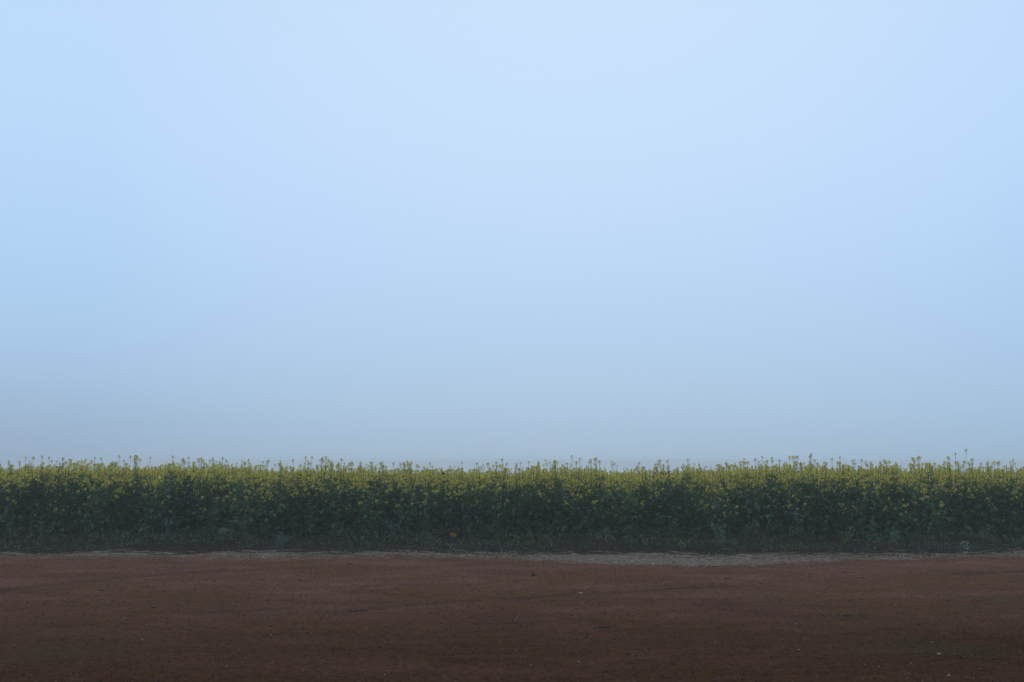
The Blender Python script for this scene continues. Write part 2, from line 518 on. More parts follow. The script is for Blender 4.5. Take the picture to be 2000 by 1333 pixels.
def make_plant(seed, H=1.33, shoots=9, low=2, leader=None, nleaf=125, spread=.26, leafy=False):
    """returns stem mb, leaves mb, list of (matrix, head index, scale) for a plant of height H"""
    rng = random.Random(seed); st, lv, heads = MB(), MB(), []
    lean = Vector((rng.uniform(-.05, .05), rng.uniform(-.05, .05), 0))
    top = H * .72
    trunk = lambda t: Vector((lean.x * t * 2 + .015 * math.sin(5 * t + seed), lean.y * t * 2 + .015 * math.cos(4 * t + seed), top * t))
    st.tube([trunk(0) - Vector((0, 0, .12)), trunk(.3), trunk(.65), trunk(1)], [.008, .007, .0055, .004], 4)
    axes = [([trunk(t) for t in (0, .35, .7, 1)], .09)]
    ends = []
    for k in range(shoots):
        t0 = rng.uniform(.42, 1.0); a = k * 2.399 + rng.uniform(-.4, .4)
        rad = spread * rng.uniform(.25, 1.0) * (1.25 - .5 * t0)
        o = Vector((math.cos(a), math.sin(a), 0))
        p0 = trunk(t0); hz_ = H * (1 - .40 * rng.random() ** 1.5)
        if leader and k < len(leader):
            hz_ = H * leader[k]; rad *= .35
        p3 = Vector((p0.x, p0.y, 0)) + o * rad + Vector((0, 0, hz_))
        p1 = p0 + o * rad * .55 + Vector((0, 0, (hz_ - p0.z) * .3)); p2 = p0 + o * rad * .9 + Vector((0, 0, (hz_ - p0.z) * .65))
        thick = .0025 if leader and k < len(leader) else .0026
        st.tube([p0, p1, p2, p3], [.0042, thick + .0006, thick, thick * .75], 3)
        pods(st, p3, p3 - p2, rng, n=rng.randint(5, 10), ln=rng.uniform(.08, .2))
        axes.append(([p0, p1, p2], .05)); ends.append((p3, p3 - p2, rng.uniform(.85, 1.3) * (.88 if leader and k < len(leader) else 1)))
        if rng.random() < .55:
            o2 = Vector((math.cos(a + 1.3), math.sin(a + 1.3), 0)); q = p2 + o2 * rng.uniform(.03, .07) + Vector((0, 0, rng.uniform(.04, .12)))
            q.z = min(q.z, H * .985)
            st.tube([p1.lerp(p2, .6), q], [.0024, .0018], 3); ends.append((q, q - p1, rng.uniform(.6, 1.0)))
    for k in range(low):
        a = rng.uniform(0, 6.28); o = Vector((math.cos(a), math.sin(a), 0)); p0 = trunk(rng.uniform(.3, .7))
        p3 = Vector((p0.x, p0.y, 0)) + o * spread * rng.uniform(.8, 1.25) + Vector((0, 0, H * rng.uniform(.45, .82)))
        p1 = p0.lerp(p3, .5) + o * .03 - Vector((0, 0, .02))
        st.tube([p0, p1, p3], [.0036, .0028, .002], 3); ends.append((p3, p3 - p1, rng.uniform(.7, 1.1))); axes.append(([p0, p1, p3], .05))
    for p, d, sc in ends:
        d = (d.normalized() + Vector((rng.uniform(-.35, .35), rng.uniform(-.35, .35), 0))).normalized()
        m4 = Matrix.Translation(p) @ d.to_track_quat('Z', 'Y').to_matrix().to_4x4() @ Matrix.Rotation(rng.uniform(0, 6.28), 4, 'Z') @ Matrix.Scale(sc, 4)
        heads.append((m4, rng.randrange(4)))
    for k in range(nleaf):
        ax, _ = axes[0] if rng.random() < .45 else rng.choice(axes)
        i = rng.randrange(len(ax) - 1); p = ax[i].lerp(ax[i + 1], rng.random())
        h = p.z / H
        if h > (.99 if leafy else .9): continue
        a = rng.uniform(0, 6.28); rr = (.16 if h < .55 else .07) * rng.random()
        out_ = Vector((math.cos(a), math.sin(a), 0)); p = p + out_ * rr
        d = out_ + Vector((0, 0, rng.uniform(-.5, .7)))
        sz = (1.15 - (.62 if leafy else .95) * h) * rng.uniform(.6, 1.2)
        leaf(lv, p, d, Vector((0, 0, 1)), .15 * sz + .015, .078 * sz + .007, rng, 0, lobes=h < .6)
    return st, lv, heads


HEADS = [make_head(random.Random(50 + i), 14) for i in range(4)]
HEAD_ME = [h.mesh('flower_head', [M['petal'], M['bud']]) for h in HEADS]


def copy_tree(o, parent=None):
    c = o.copy(); COL.objects.link(c); c.parent = parent
    for ch in list(o.children): copy_tree(ch, c)
    return c


PLANT_GROUP = 'flowering mustard plants along the front of the field'


def plant_thing(name, seed, label, **kw):
    st, lv, heads = make_plant(seed, **kw)
    root = bpy.data.objects.new(name, None); root.empty_display_size = .1; COL.objects.link(root)
    tag(root, label, 'mustard plant', PLANT_GROUP)
    link(bpy.data.objects.new('stem', st.mesh('stem', [M['stem']])), root)
    link(bpy.data.objects.new('foliage', lv.mesh('foliage', [M['leaf']])), root)
    for m4, hi in heads:
        h = link(bpy.data.objects.new('flower_head', HEAD_ME[hi]), root); h.matrix_local = m4
    return root


rng = random.Random(11)
EDGE_Y = 20.55


def profile(px):
    """how high the crop stands across the picture"""
    return np.interp(px, [0, 120, 250, 420, 520, 650, 780, 900, 1100, 1250, 1400, 1500, 1620, 1750, 1850, 1930, 2000],
                     [1.03, 1.05, 1.02, 1.05, 1.04, 1.0, .95, .98, 1.0, .945, .975, 1.04, 1.02, .985, 1.03, .95, 1.0])


def rough(x, y):
    return 1.015 + float(.075 * vnoise(np.array([x * .75]), np.array([y * .6]), 71)[0] + .05 * vnoise(np.array([x * 2.3]), np.array([y * 1.9]), 72)[0])


NEAR_LAB = 'waist high mustard plant with small yellow flower heads in the front rows of the field'
LOW_LAB = 'low bushy mustard plant with few flowers at the front edge of the field'
TALL_LAB = 'mustard plant with a thin leader shoot rising above the flowering field'
protos = [plant_thing('mustard_plant', 100 + i, NEAR_LAB, H=1.33, shoots=(9, 4, 10, 7, 5, 11, 8, 3, 9)[i], leafy=i in (1, 4, 7), low=rng.choice([2, 3, 4]), nleaf=155) for i in range(9)]
lows = [plant_thing('mustard_plant', 200 + i, LOW_LAB, H=1.0, shoots=3, low=1, nleaf=150, spread=.32) for i in range(4)]
talls = [plant_thing('mustard_plant', 300 + i, TALL_LAB, H=1.33, shoots=8, low=1, leader=(1.16,) if i % 2 else (1.16, 1.10), nleaf=110) for i in range(6)]
used = set()


def place(proto, x, y, sc, szc=None, rot=None, label=None):
    o = proto if proto.name not in used else copy_tree(proto)
    used.add(proto.name)
    o.location = (x, y, hz(x, y)); o.rotation_euler = (rng.uniform(-.04, .04), rng.uniform(-.04, .04), rng.uniform(0, 6.28) if rot is None else rot)
    o.scale = (sc, sc, szc or sc)
    if label: o['label'] = label
    return o


# shoots that rise over the skyline, where the photograph shows them
SKY = [(53, 893), (88, 891), (100, 893), (117, 895), (128, 895), (20, 901), (234, 891), (248, 891), (212, 902), (305, 893), (278, 897),
       (382, 899), (392, 896), (417, 895), (424, 894), (447, 901), (482, 898), (518, 900), (540, 900), (577, 898),
       (603, 893), (614, 904), (668, 897), (682, 903), (707, 908), (764, 904), (846, 904), (907, 903), (931, 905), (985, 897), (1003, 903),
       (1030, 902), (1073, 901), (1082, 903), (1132, 895), (1155, 898), (1166, 901), (1194, 905), (1248, 904), (1293, 909), (1425, 906),
       (1480, 897), (1493, 892), (1507, 894), (1527, 899), (1543, 902), (1581, 891), (1588, 902), (1668, 898), (1681, 898),
       (1698, 902), (1725, 908), (1753, 908), (1787, 908), (1857, 886), (1873, 878), (1886, 897), (1892, 897), (1899, 908), (1929, 906),
       (1978, 902), (1987, 898)]
SPECIAL = {(1873, 878): 'tallest mustard plant of all, its shoot highest above the skyline at the right',
           (1857, 886): 'second tallest mustard plant, just left of the tallest one at the right',
           (234, 891): 'left one of a close pair of tall mustard shoots near the left end',
           (248, 891): 'right one of a close pair of tall mustard shoots near the left end',
           (603, 893): 'pale thin mustard shoot rising alone above the lower crop left of the middle',
           (1493, 892): 'tallest mustard plant of the dark raised clump right of the middle',
           (1581, 891): 'slender mustard shoot standing alone just right of the raised clump',
           (985, 897): 'single mustard shoot above the skyline at the very middle of the field'}
for i, (px, py) in enumerate(SKY):
    Y = EDGE_Y + .15 + 2.6 * rng.random() ** 1.4
    x, z = at_dist(px, py, Y)
    s = (z - hz(x, Y)) / (1.33 * 1.16)
    place(talls[i % 6], x, Y, .5 + .5 * s, s, label=SPECIAL.get((px, py)))
# the front rows
k = 0
for i in range(205):
    px = -25 + 2050 * (i + rng.uniform(-.3, .3)) / 204
    row = i % 3
    Y = EDGE_Y + row * .42 + rng.uniform(-.12, .14) + .26 * float(vnoise(np.array([px / 90]), np.array([0.]), 4)[0])
    x, _ = at_dist(px, 900, Y)
    if row == 0 and rng.random() < .45:
        place(rng.choice(lows) if k > 3 else lows[k], x, Y - .12, rng.uniform(.8, 1.15)); k += 1
    else:
        s = rough(x, Y) * float(profile(px)) * (1.07 + rng.uniform(-.17, .10))
        place(protos[i % 9], x, Y, s * rng.uniform(.9, 1.1), s)

# ------------------------------------------------------------------ the rest of the field: one mass
lib = bpy.data.collections.new('field_plant_kinds')
FULL, TOPS = 7, 7
for i in range(FULL):
    st, lv, heads = make_plant(400 + i, H=1.33, shoots=9, low=1, nleaf=95, leader=(1.09,) if i == 0 else None)
    mb = MB(); mb.merge(st); mb.merge(lv, None, 1)
    for m4, hi in heads: mb.merge(HEADS[hi], m4, 2)
    o = bpy.data.objects.new('kind_%02d' % i, mb.mesh('field_plant', [M['stem'], M['leaf'], M['petal'], M['bud']])); lib.objects.link(o)
for i in range(TOPS):                                   # far plants: a group of three plants with coarser leaves and heads
    mb = MB(); r3 = random.Random(900 + i)
    for q in range(4):
        st, lv, heads = make_plant(500 + i * 5 + q, H=1.33, shoots=8, low=0, nleaf=34, spread=.3)
        off = Matrix.Translation((r3.uniform(-.4, .4), r3.uniform(-.4, .4), r3.uniform(-.16, .02)))
        mb.merge(st, off); mb.merge(lv, off, 1)
        for m4, hi in heads:
            h = make_head(r3, 5, .026, True); mb.merge(h, off @ m4 @ Matrix.Scale(1.3, 4), 2)
    o = bpy.data.objects.new('kind_%02d' % (FULL + i), mb.mesh('field_plant', [M['stem'], M['leaf'], M['petal'], M['bud']])); lib.objects.link(o)

r4 = np.random.RandomState(3)
pts, pick, rot, scl = [], [], [], []


def sow(y0, y1, dens, kinds, ex=4.0, zs=1.0):
    area_w = .53 * y1 + ex
    n = int((y1 - y0) * 2 * area_w * dens)
    x = r4.uniform(-area_w, area_w, n); y = r4.uniform(y0, y1, n)
    ok = np.abs(x) < .53 * y + ex; x, y = x[ok], y[ok]
    pxs = 1000 + x / y * F
    pr = profile(np.clip(pxs * 0 + 1000 + x / 22 * F, 0, 2000))
    pr = 1 + (pr - 1) * np.clip((40 - y) / 18, 0, 1)
    zz = np.where(y < 23.6, height(x, np.minimum(y, 23.5)), 0.0) + fall(y)
    h = pr * (1 + .015 + .075 * vnoise(x * .75, y * .6, 71) + .06 * vnoise(x * 2.3, y * 1.9, 72)) * (.90 + .17 * r4.beta(2, 2, len(x)) + .10 * r4.uniform(0, 1, len(x)) ** 5) * zs
    pts.append(np.stack([x, y, zz], -1)); pick.append(r4.choice(kinds, len(x)))
    rot.append(np.stack([r4.normal(0, .05, len(x)), r4.normal(0, .05, len(x)), r4.uniform(0, 6.28, len(x))], -1))
    scl.append(np.stack([h * r4.uniform(.9, 1.1, len(x))] * 2 + [h], -1))


near = list(range(FULL)); far = list(range(FULL, FULL + TOPS))
sow(EDGE_Y + 1.05, 25, 11, near)
sow(25, 34, 9, near)
sow(34, 60, 3.2, far)
sow(60, 90, 1.6, far)
# the front edge goes on beyond both sides of the picture
for sgn in (-1, 1):
    x = sgn * r4.uniform(11.3, 17, 90); y = r4.uniform(EDGE_Y, EDGE_Y + 1.3, 90)
    pts.append(np.stack([x, y, height(x, y)], -1)); pick.append(r4.choice(near, 90))
    rot.append(np.stack([x * 0, x * 0, r4.uniform(0, 6.28, 90)], -1)); scl.append(np.stack([r4.uniform(.88, 1.02, 90)] * 3, -1))
pts = np.concatenate(pts); pick = np.concatenate(pick); rot = np.concatenate(rot); scl = np.concatenate(scl)
me = bpy.data.meshes.new('mustard_field'); me.from_pydata(pts.tolist(), [], [])
a = me.attributes.new('pick', 'INT', 'POINT'); a.data.foreach_set('value', pick.astype(np.int32))
a = me.attributes.new('rot', 'FLOAT_VECTOR', 'POINT'); a.data.foreach_set('vector', rot.astype(np.float32).reshape(-1))
a = me.attributes.new('scl', 'FLOAT_VECTOR', 'POINT'); a.data.foreach_set('vector', scl.astype(np.float32).reshape(-1))
field = link(bpy.data.objects.new('mustard_field', me))
tag(field, 'dense yellow flowering mustard crop running back into the fog behind the front rows', 'crop field', None, 'stuff')
ng = bpy.data.node_groups.new('sow_field', 'GeometryNodeTree')
ng.interface.new_socket('Geometry', in_out='INPUT', socket_type='NodeSocketGeometry')
ng.interface.new_socket('Geometry', in_out='OUTPUT', socket_type='NodeSocketGeometry')
gi = ng.nodes.new('NodeGroupInput'); go = ng.nodes.new('NodeGroupOutput')
ci = ng.nodes.new('GeometryNodeCollectionInfo'); ci.inputs['Collection'].default_value = lib
ci.inputs['Separate Children'].default_value = True; ci.inputs['Reset Children'].default_value = True
ip = ng.nodes.new('GeometryNodeInstanceOnPoints'); ip.inputs['Pick Instance'].default_value = True


def named(nm, ty):
    q = ng.nodes.new('GeometryNodeInputNamedAttribute'); q.data_type = ty; q.inputs['Name'].default_value = nm
    return q.outputs['Attribute']


ng.links.new(gi.outputs[0], ip.inputs['Points']); ng.links.new(ci.outputs[0], ip.inputs['Instance'])
ng.links.new(named('pick', 'INT'), ip.inputs['Instance Index'])
ng.links.new(named('rot', 'FLOAT_VECTOR'), ip.inputs['Rotation']); ng.links.new(named('scl', 'FLOAT_VECTOR'), ip.inputs['Scale'])
ng.links.new(ip.outputs[0], go.inputs[0])
field.modifiers.new('sow', 'NODES').node_group = ng

# ------------------------------------------------------------------ verge: grass, low cover
def blades(mb, x, y, n, hmin, hmax, r, rg, spread=.8, wide=.004, straw=0):
    z0 = hz(x, y)
    for _ in range(n):
        a = rg.uniform(0, 6.28); px_, py_ = x + rg.gauss(0, r), y + rg.gauss(0, r)
        h = rg.uniform(hmin, hmax); o = Vector((math.cos(a), math.sin(a), 0)) * h * rg.uniform(.1, spread)
        s = Vector((-math.sin(a + .5), math.cos(a + .5), 0)) * wide
        b = Vector((px_, py_, z0 - .02)); m_ = b + o * .35 + Vector((0, 0, h * .62)); t = b + o + Vector((0, 0, h * rg.uniform(.75, 1)))
        mb.add([b - s, b + s, m_ + s * .8, m_ - s * .8, t], [(0, 1, 2, 3), (3, 2, 4)], 1 if straw and rg.random() < straw else 0)


gm = MB(); gw = MB(); rg = random.Random(5)
for _ in range(9500):
    x = rg.uniform(-13.5, 13.5); vy = float(verge_edge(x)); t = rg.random()
    y = vy - .18 + t * (EDGE_Y + .7 - vy)
    nz = float(vnoise(np.array([x * .8]), np.array([y * 2.2]), 41)[0])
    if nz < -.25 + .5 * max(0, (vy + .9 - y)): continue
    hh = .035 + .11 * min(1, max(0, (y - vy) / (EDGE_Y - vy))) ** 1.3 + .03 * max(nz, 0)
    blades(gm, x, y, 6, hh * .4, hh * (1.15 + .9 * (rg.random() < .12)), .035, rg, 1.1, .0052, .05)
for _ in range(1500):                                   # grass islands out on the gravel
    x = rg.uniform(-6, 9); vy = float(verge_edge(x)); y = rg.uniform(vy - .75, vy)
    nz = float(vnoise(np.array([x * 1.1]), np.array([y * 4]), 44)[0])
    if nz < .05: continue
    blades(gm, x, y, 7, .015, .05, .04, rg, 1.3, .0045)
tag(link(bpy.data.objects.new('verge_grass', gm.mesh('verge_grass', [M['grass'], M['straw']]))), 'short dark grass on the verge between gravel and mustard', 'grass', None, 'stuff')
for _ in range(3600):                                  # low broad-leaved cover at the feet of the crop
    x = rg.uniform(-13, 13); vy = float(verge_edge(x)); y = vy + .5 + (EDGE_Y + .4 - vy - .5) * rg.random() ** .6
    nz = float(vnoise(np.array([x * .9 + 5]), np.array([y * 1.5]), 47)[0])
    if nz < -.1: continue
    z = hz(x, y); f_ = max(0, (y - vy) / (EDGE_Y - vy))
    for _k in range(5):
        a = rg.uniform(0, 6.28); d = Vector((math.cos(a), math.sin(a), rg.uniform(.1, 1.1))); s = rg.uniform(.5, 1.1) * (.3 + .7 * f_)
        leaf(gw, Vector((x + rg.gauss(0, .04), y + rg.gauss(0, .04), z + rg.uniform(0, .22) * f_ * f_)), d, Vector((0, 0, 1)), .075 * s, .035 * s, rg, 0 if rg.random() < .8 else 1, False)
tag(link(bpy.data.objects.new('verge_herbs', gw.mesh('verge_herbs', [M['leaf'], M['wilted']]))), 'dark leafy ground cover at the foot of the mustard', 'ground cover', None, 'stuff')

# ------------------------------------------------------------------ single weeds and tufts in front of the crop
WEED_GROUP = 'leafy weeds at the foot of the mustard'


def weed(px, py_base, hpx, label, leafm='weed', style='star', seed=0, Y=None):
    """a weed whose foot is at this pixel; hpx is its height in photograph pixels"""
    rg = random.Random(seed + px); x, y = at(px, py_base, .12)
    y = min(y, EDGE_Y - .05) if Y is None else Y
    x = (px - 1000) / F * y
    H = hpx / F * y; z0 = hz(x, y)
    root = bpy.data.objects.new('leafy_weed', None); COL.objects.link(root); root.location = (x, y, z0)
    tag(root, label, 'weed', WEED_GROUP)
    st, lv = MB(), MB()
    ns = 2 if style == 'star' else 4
    for q in range(ns):
        a = rg.uniform(0, 6.28); o = Vector((math.cos(a), math.sin(a), 0)) * H * (.18 if style == 'star' else .45)
        hq = H * rg.uniform(.75, 1)
        P_ = [Vector((0, 0, -.04)), o * .3 + Vector((0, 0, hq * .4)), o * .7 + Vector((0, 0, hq * .8)), o + Vector((0, 0, hq * (1 if style != 'arch' else .8)))]
        st.tube(P_, [.005, .004, .003, .002], 4)
        for j in range(11 if style != 'wilt' else 20):
            t = rg.uniform(.15, 1) * 3; i = min(int(t), 2); p = P_[i].lerp(P_[i + 1], t - i)
            b = rg.uniform(0, 6.28)
            dz = rg.uniform(-.1, .9) if style == 'star' else rg.uniform(-1.6, -.4) if style == 'wilt' else rg.uniform(-.4, .4)
            s = rg.uniform(.6, 1.15)
            leaf(lv, p, Vector((math.cos(b), math.sin(b), dz)), Vector((0, 0, 1)), .10 * s, .034 * s, rg, 0, style == 'wilt')
        if style == 'star':
            for j in range(7):
                b = j * .9 + q; s = rg.uniform(.8, 1.2)
                leaf(lv, P_[-1], Vector((math.cos(b), math.sin(b), .45)), Vector((0, 0, 1)), .085 * s, .026 * s, rg, 0, False)
    link(bpy.data.objects.new('stem', st.mesh('stem', [M['stem'] if leafm != 'rust' else M['dead']])), root)
    link(bpy.data.objects.new('foliage', lv.mesh('foliage', [M[leafm]])), root)
    return root


def tuft(px, py_base, hpx, label, mat='weed', n=45, spread=1.2, seed=1):
    rg = random.Random(seed + px); x, y = at(px, py_base, .1); y = min(y, EDGE_Y - .1); x = (px - 1000) / F * y
    H = hpx / F * y; mb = MB()
    for _ in range(n):
        a = rg.uniform(0, 6.28); h = H * rg.uniform(.55, 1.1); o = Vector((math.cos(a), math.sin(a), 0)) * h * rg.uniform(.2, spread)
        s = Vector((-math.sin(a), math.cos(a), 0)) * .0055
        b = Vector((rg.gauss(0, .02), rg.gauss(0, .02), -.02)); q = [b, b + o * .25 + Vector((0, 0, h * .5)), b + o * .62 + Vector((0, 0, h * .85)), b + o + Vector((0, 0, h * rg.uniform(.5, .95)))]
        mb.add([q[0] - s, q[0] + s, q[1] + s, q[1] - s, q[2] + s * .7, q[2] - s * .7, q[3]], [(0, 1, 2, 3), (3, 2, 4, 5), (5, 4, 6)])
    o = link(bpy.data.objects.new('grass_tuft', mb.mesh('grass_tuft', [M[mat]]))); o.location = (x, y, hz(x, y))
    return tag(o, label, 'grass', 'taller grass tufts on the verge')


W1 = 'grey green weed with narrow pale leaves at the foot of the mustard'
for px, pb, hp, lab, mt, sty in [
    (4, 1052, 55, 'pale grey leaved weed at the very left edge of the picture', 'weed', 'star'),
    (38, 1052, 58, W1, 'weed', 'arch'), (96, 1052, 40, W1, 'weed', 'arch'),
    (181, 1054, 40, W1, 'weed', 'star'),
    (202, 1050, 52, 'weed with a small bright pale tip, left of the tall arching weed', 'fresh', 'star'),
    (340, 1052, 50, 'arching weed with drooping grey green leaves in front of the dark mustard', 'weed', 'arch'),
    (354, 1050, 36, W1, 'weed', 'star'),
    (425, 1052, 52, 'weed with a pale star of leaves at its top, left of the long grass', 'weed', 'star'),
    (458, 1056, 46, W1, 'weed', 'star'), (440, 1058, 34, W1, 'weed', 'arch'),
    (484, 1056, 38, 'slim weed with small pale leaves stacked up its stem beside long grass', 'fresh', 'star'),
    (524, 1050, 70, 'tallest of the left weeds, broad pale leaves lying flat at its top', 'weed', 'arch'),
    (614, 1050, 50, W1, 'weed', 'star'), (666, 1050, 46, W1, 'weed', 'star'), (655, 1056, 36, 'olive wilting weed under the mustard left of the orange leaf', 'wilted', 'arch'),
    (770, 1050, 34, 'weed with one drooping pale leaf pair at shin height', 'weed', 'wilt'),
    (828, 1050, 66, 'tall weed with pale blue green leaves left of the orange leaf', 'weed', 'star'),
    (1068, 1050, 52, 'weed with one long pale arching leaf near the middle of the field', 'weed', 'arch'),
    (1150, 1052, 42, W1, 'weed', 'star'), (1190, 1056, 28, W1, 'weed', 'arch'),
    (1282, 1052, 42, W1, 'weed', 'star'), (1309, 1052, 38, W1, 'weed', 'star'),
    (1395, 1052, 34, W1, 'weed', 'wilt'), (1404, 1062, 26, W1, 'weed', 'star'),
    (1330, 1068, 20, 'low dark bushy weed on the verge close to the gravel', 'leaf', 'arch'),
    (1449, 1054, 24, 'small weed with one bright green tip left of the wilted weed', 'fresh', 'star'),
    (1478, 1058, 48, 'large wilted weed with hanging olive leaves right of the middle', 'wilted', 'wilt'),
    (1554, 1054, 46, 'bushy weed with many thin pale leaves right of the wilted weed', 'weed', 'star'),
    (1538, 1052, 22, W1, 'fresh', 'star'),
    (1638, 1058, 30, W1, 'fresh', 'arch'), (1665, 1052, 40, W1, 'weed', 'star'), (1702, 1052, 44, W1, 'weed', 'arch'),
    (1732, 1056, 24, W1, 'weed', 'wilt'), (1781, 1050, 54, 'weed with broad pale leaves at knee height in the right third', 'weed', 'arch'),
    (1820, 1054, 30, 'brownish weed with curling leaves in the right third', 'rust', 'arch'),
    (1874, 1050, 46, W1, 'weed', 'star'), (1870, 1066, 20, 'low grey green rosette weed on the verge at the right', 'weed', 'arch'),
    (1984, 1060, 34, 'rust coloured weed at the right end of the verge', 'rust', 'arch'),
    (62, 1062, 40, 'brown withered weed at the left end of the verge', 'rust', 'arch')]:
    weed(px, pb, hp, lab, mt, sty)
T1 = 'dark green grass tuft on the verge'
for px, pb, hp, lab, mt, nn in [
    (560, 1066, 34, 'long leaved grass clump arching in all directions at the left of the verge', 'weed', 60),
    (420, 1064, 18, 'low dark grass tuft just left of the long leaved grass clump', 'grass', 16), (150, 1062, 20, 'dark green grass tuft on the far left part of the verge', 'grass', 18),
    (1255, 1064, 22, 'pale stemmed thin grass tuft right of the middle', 'straw', 9), (1640, 1062, 22, 'pale yellow green grass tuft at the foot of the mustard', 'fresh', 12),
    (1076, 1064, 32, 'single pale dry grass stalks in front of the dark mustard near the middle', 'straw', 4),
    (700, 1062, 16, 'low dark grass tuft between the long grass clump and the orange leaf', 'grass', 16),
    (1760, 1062, 16, 'dark green grass tuft on the right part of the verge', 'grass', 16), (1930, 1062, 16, 'olive withered grass tuft near the right end of the verge', 'wilted', 16)]:
    tuft(px, pb, hp, lab, mt, nn)

# two dark dead stalks in the crop at the left
for i, (px, py, lab) in enumerate([(117, 902, 'left one of two dark withered stalks standing above the mustard at the left'),
                                   (147, 913, 'right one of two dark withered stalks, the shorter, above the mustard at the left')]):
    Y = EDGE_Y - .1; x, z = at_dist(px, py, Y); z0 = hz(x, Y); H = z - z0; rg = random.Random(70 + i)
    root = bpy.data.objects.new('withered_stalk', None); COL.objects.link(root); root.location = (x, Y, z0)
    tag(root, lab, 'dead plant')
    st, lv = MB(), MB()
    P_ = [Vector((0, 0, -.05)), Vector((.01, 0, H * .35)), Vector((-.01, .01, H * .7)), Vector((0, 0, H))]
    st.tube(P_, [.008, .007, .005, .003], 4)
    for j in range(16):
        h = H * rg.uniform(.6, .98); a = rg.uniform(0, 6.28); o = Vector((math.cos(a), math.sin(a), 0)) * rg.uniform(.03, .09)
        p = Vector((0, 0, h)); st.tube([p, p + o + Vector((0, 0, .04))], [.0025, .002], 3)
        for q in range(3):
            b = rg.uniform(0, 6.28); leaf(lv, p + o + Vector((0, 0, .04)), Vector((math.cos(b), math.sin(b), rg.uniform(-.6, .6))), Vector((0, 0, 1)), .045, .028, rg, 0, False)
    link(bpy.data.objects.new('stem', st.mesh('stem', [M['dead']])), root)
    link(bpy.data.objects.new('foliage', lv.mesh('foliage', [M['dead']])), root)

# ------------------------------------------------------------------ the orange maple leaf hanging in the weeds
lx, ly = (888 - 1000) / F * (EDGE_Y - .28), EDGE_Y - .28
_, lz = at_dist(888, 1045, ly)
out_pts = [(0, -.055), (.012, -.045), (.05, -.058), (.042, -.036), (.075, -.012), (.052, -.006), (.066, .032), (.034, .022), (.026, .036), (.012, .026), (0, .068),
           (-.014, .028), (-.03, .04), (-.036, .020), (-.07, .026), (-.052, -.004), (-.072, -.018), (-.044, -.036), (-.046, -.056), (-.012, -.045)]
mb = MB(); n_ = len(out_pts)
front = [Vector((x, .35 * abs(x) * (1 if y > 0 else -.5) + .12 * y, y)) for x, y in out_pts]
vs = front + [Vector((0, -.006, -.01))] + [p + Vector((0, .0012, 0)) for p in front] + [Vector((0, -.0045, -.01))]
fs = [(i, (i + 1) % n_, n_) for i in range(n_)] + [(n_ + 1 + (i + 1) % n_, n_ + 1 + i, 2 * n_ + 1) for i in range(n_)] + [(i, n_ + 1 + i, n_ + 1 + (i + 1) % n_, (i + 1) % n_) for i in range(n_)]
mb.add(vs, fs)
root = bpy.data.objects.new('maple_leaf', None); COL.objects.link(root); root.location = (lx, ly, lz); root.rotation_euler = (.25, .35, .2)
tag(root, 'single orange autumn maple leaf caught at the foot of the dark mustard', 'leaf')
link(bpy.data.objects.new('leaf_blade', mb.mesh('leaf_blade', [M['autumn']])), root)
mb = MB(); mb.tube([(0, .0, -.05), (.004, .012, -.08), (.014, .03, -.12)], [.0014, .0012, .0014], 5)
link(bpy.data.objects.new('leaf_stalk', mb.mesh('leaf_stalk', [M['autumn']])), root)

# ------------------------------------------------------------------ stones
def stone_mb(rg, flat=.6):
    mb = MB(); vs = []
    rings = [(-.6, .75), (0.0, 1.0), (.55, .72)]
    for z, r in rings:
        for k in range(7):
            a = k * 2 * math.pi / 7 + z; q = r * rg.uniform(.78, 1.12)
            vs.append((q * math.cos(a), q * .8 * math.sin(a), flat * z))
    vs += [(0, 0, -flat * .9), (rg.uniform(-.2, .2), rg.uniform(-.2, .2), flat * .85)]
    fs = [(r * 7 + k, r * 7 + (k + 1) % 7, (r + 1) * 7 + (k + 1) % 7, (r + 1) * 7 + k) for r in range(2) for k in range(7)]
    fs += [((k + 1) % 7, k, 21) for k in range(7)] + [(14 + k, 14 + (k + 1) % 7, 22) for k in range(7)]
    mb.add(vs, fs); return mb


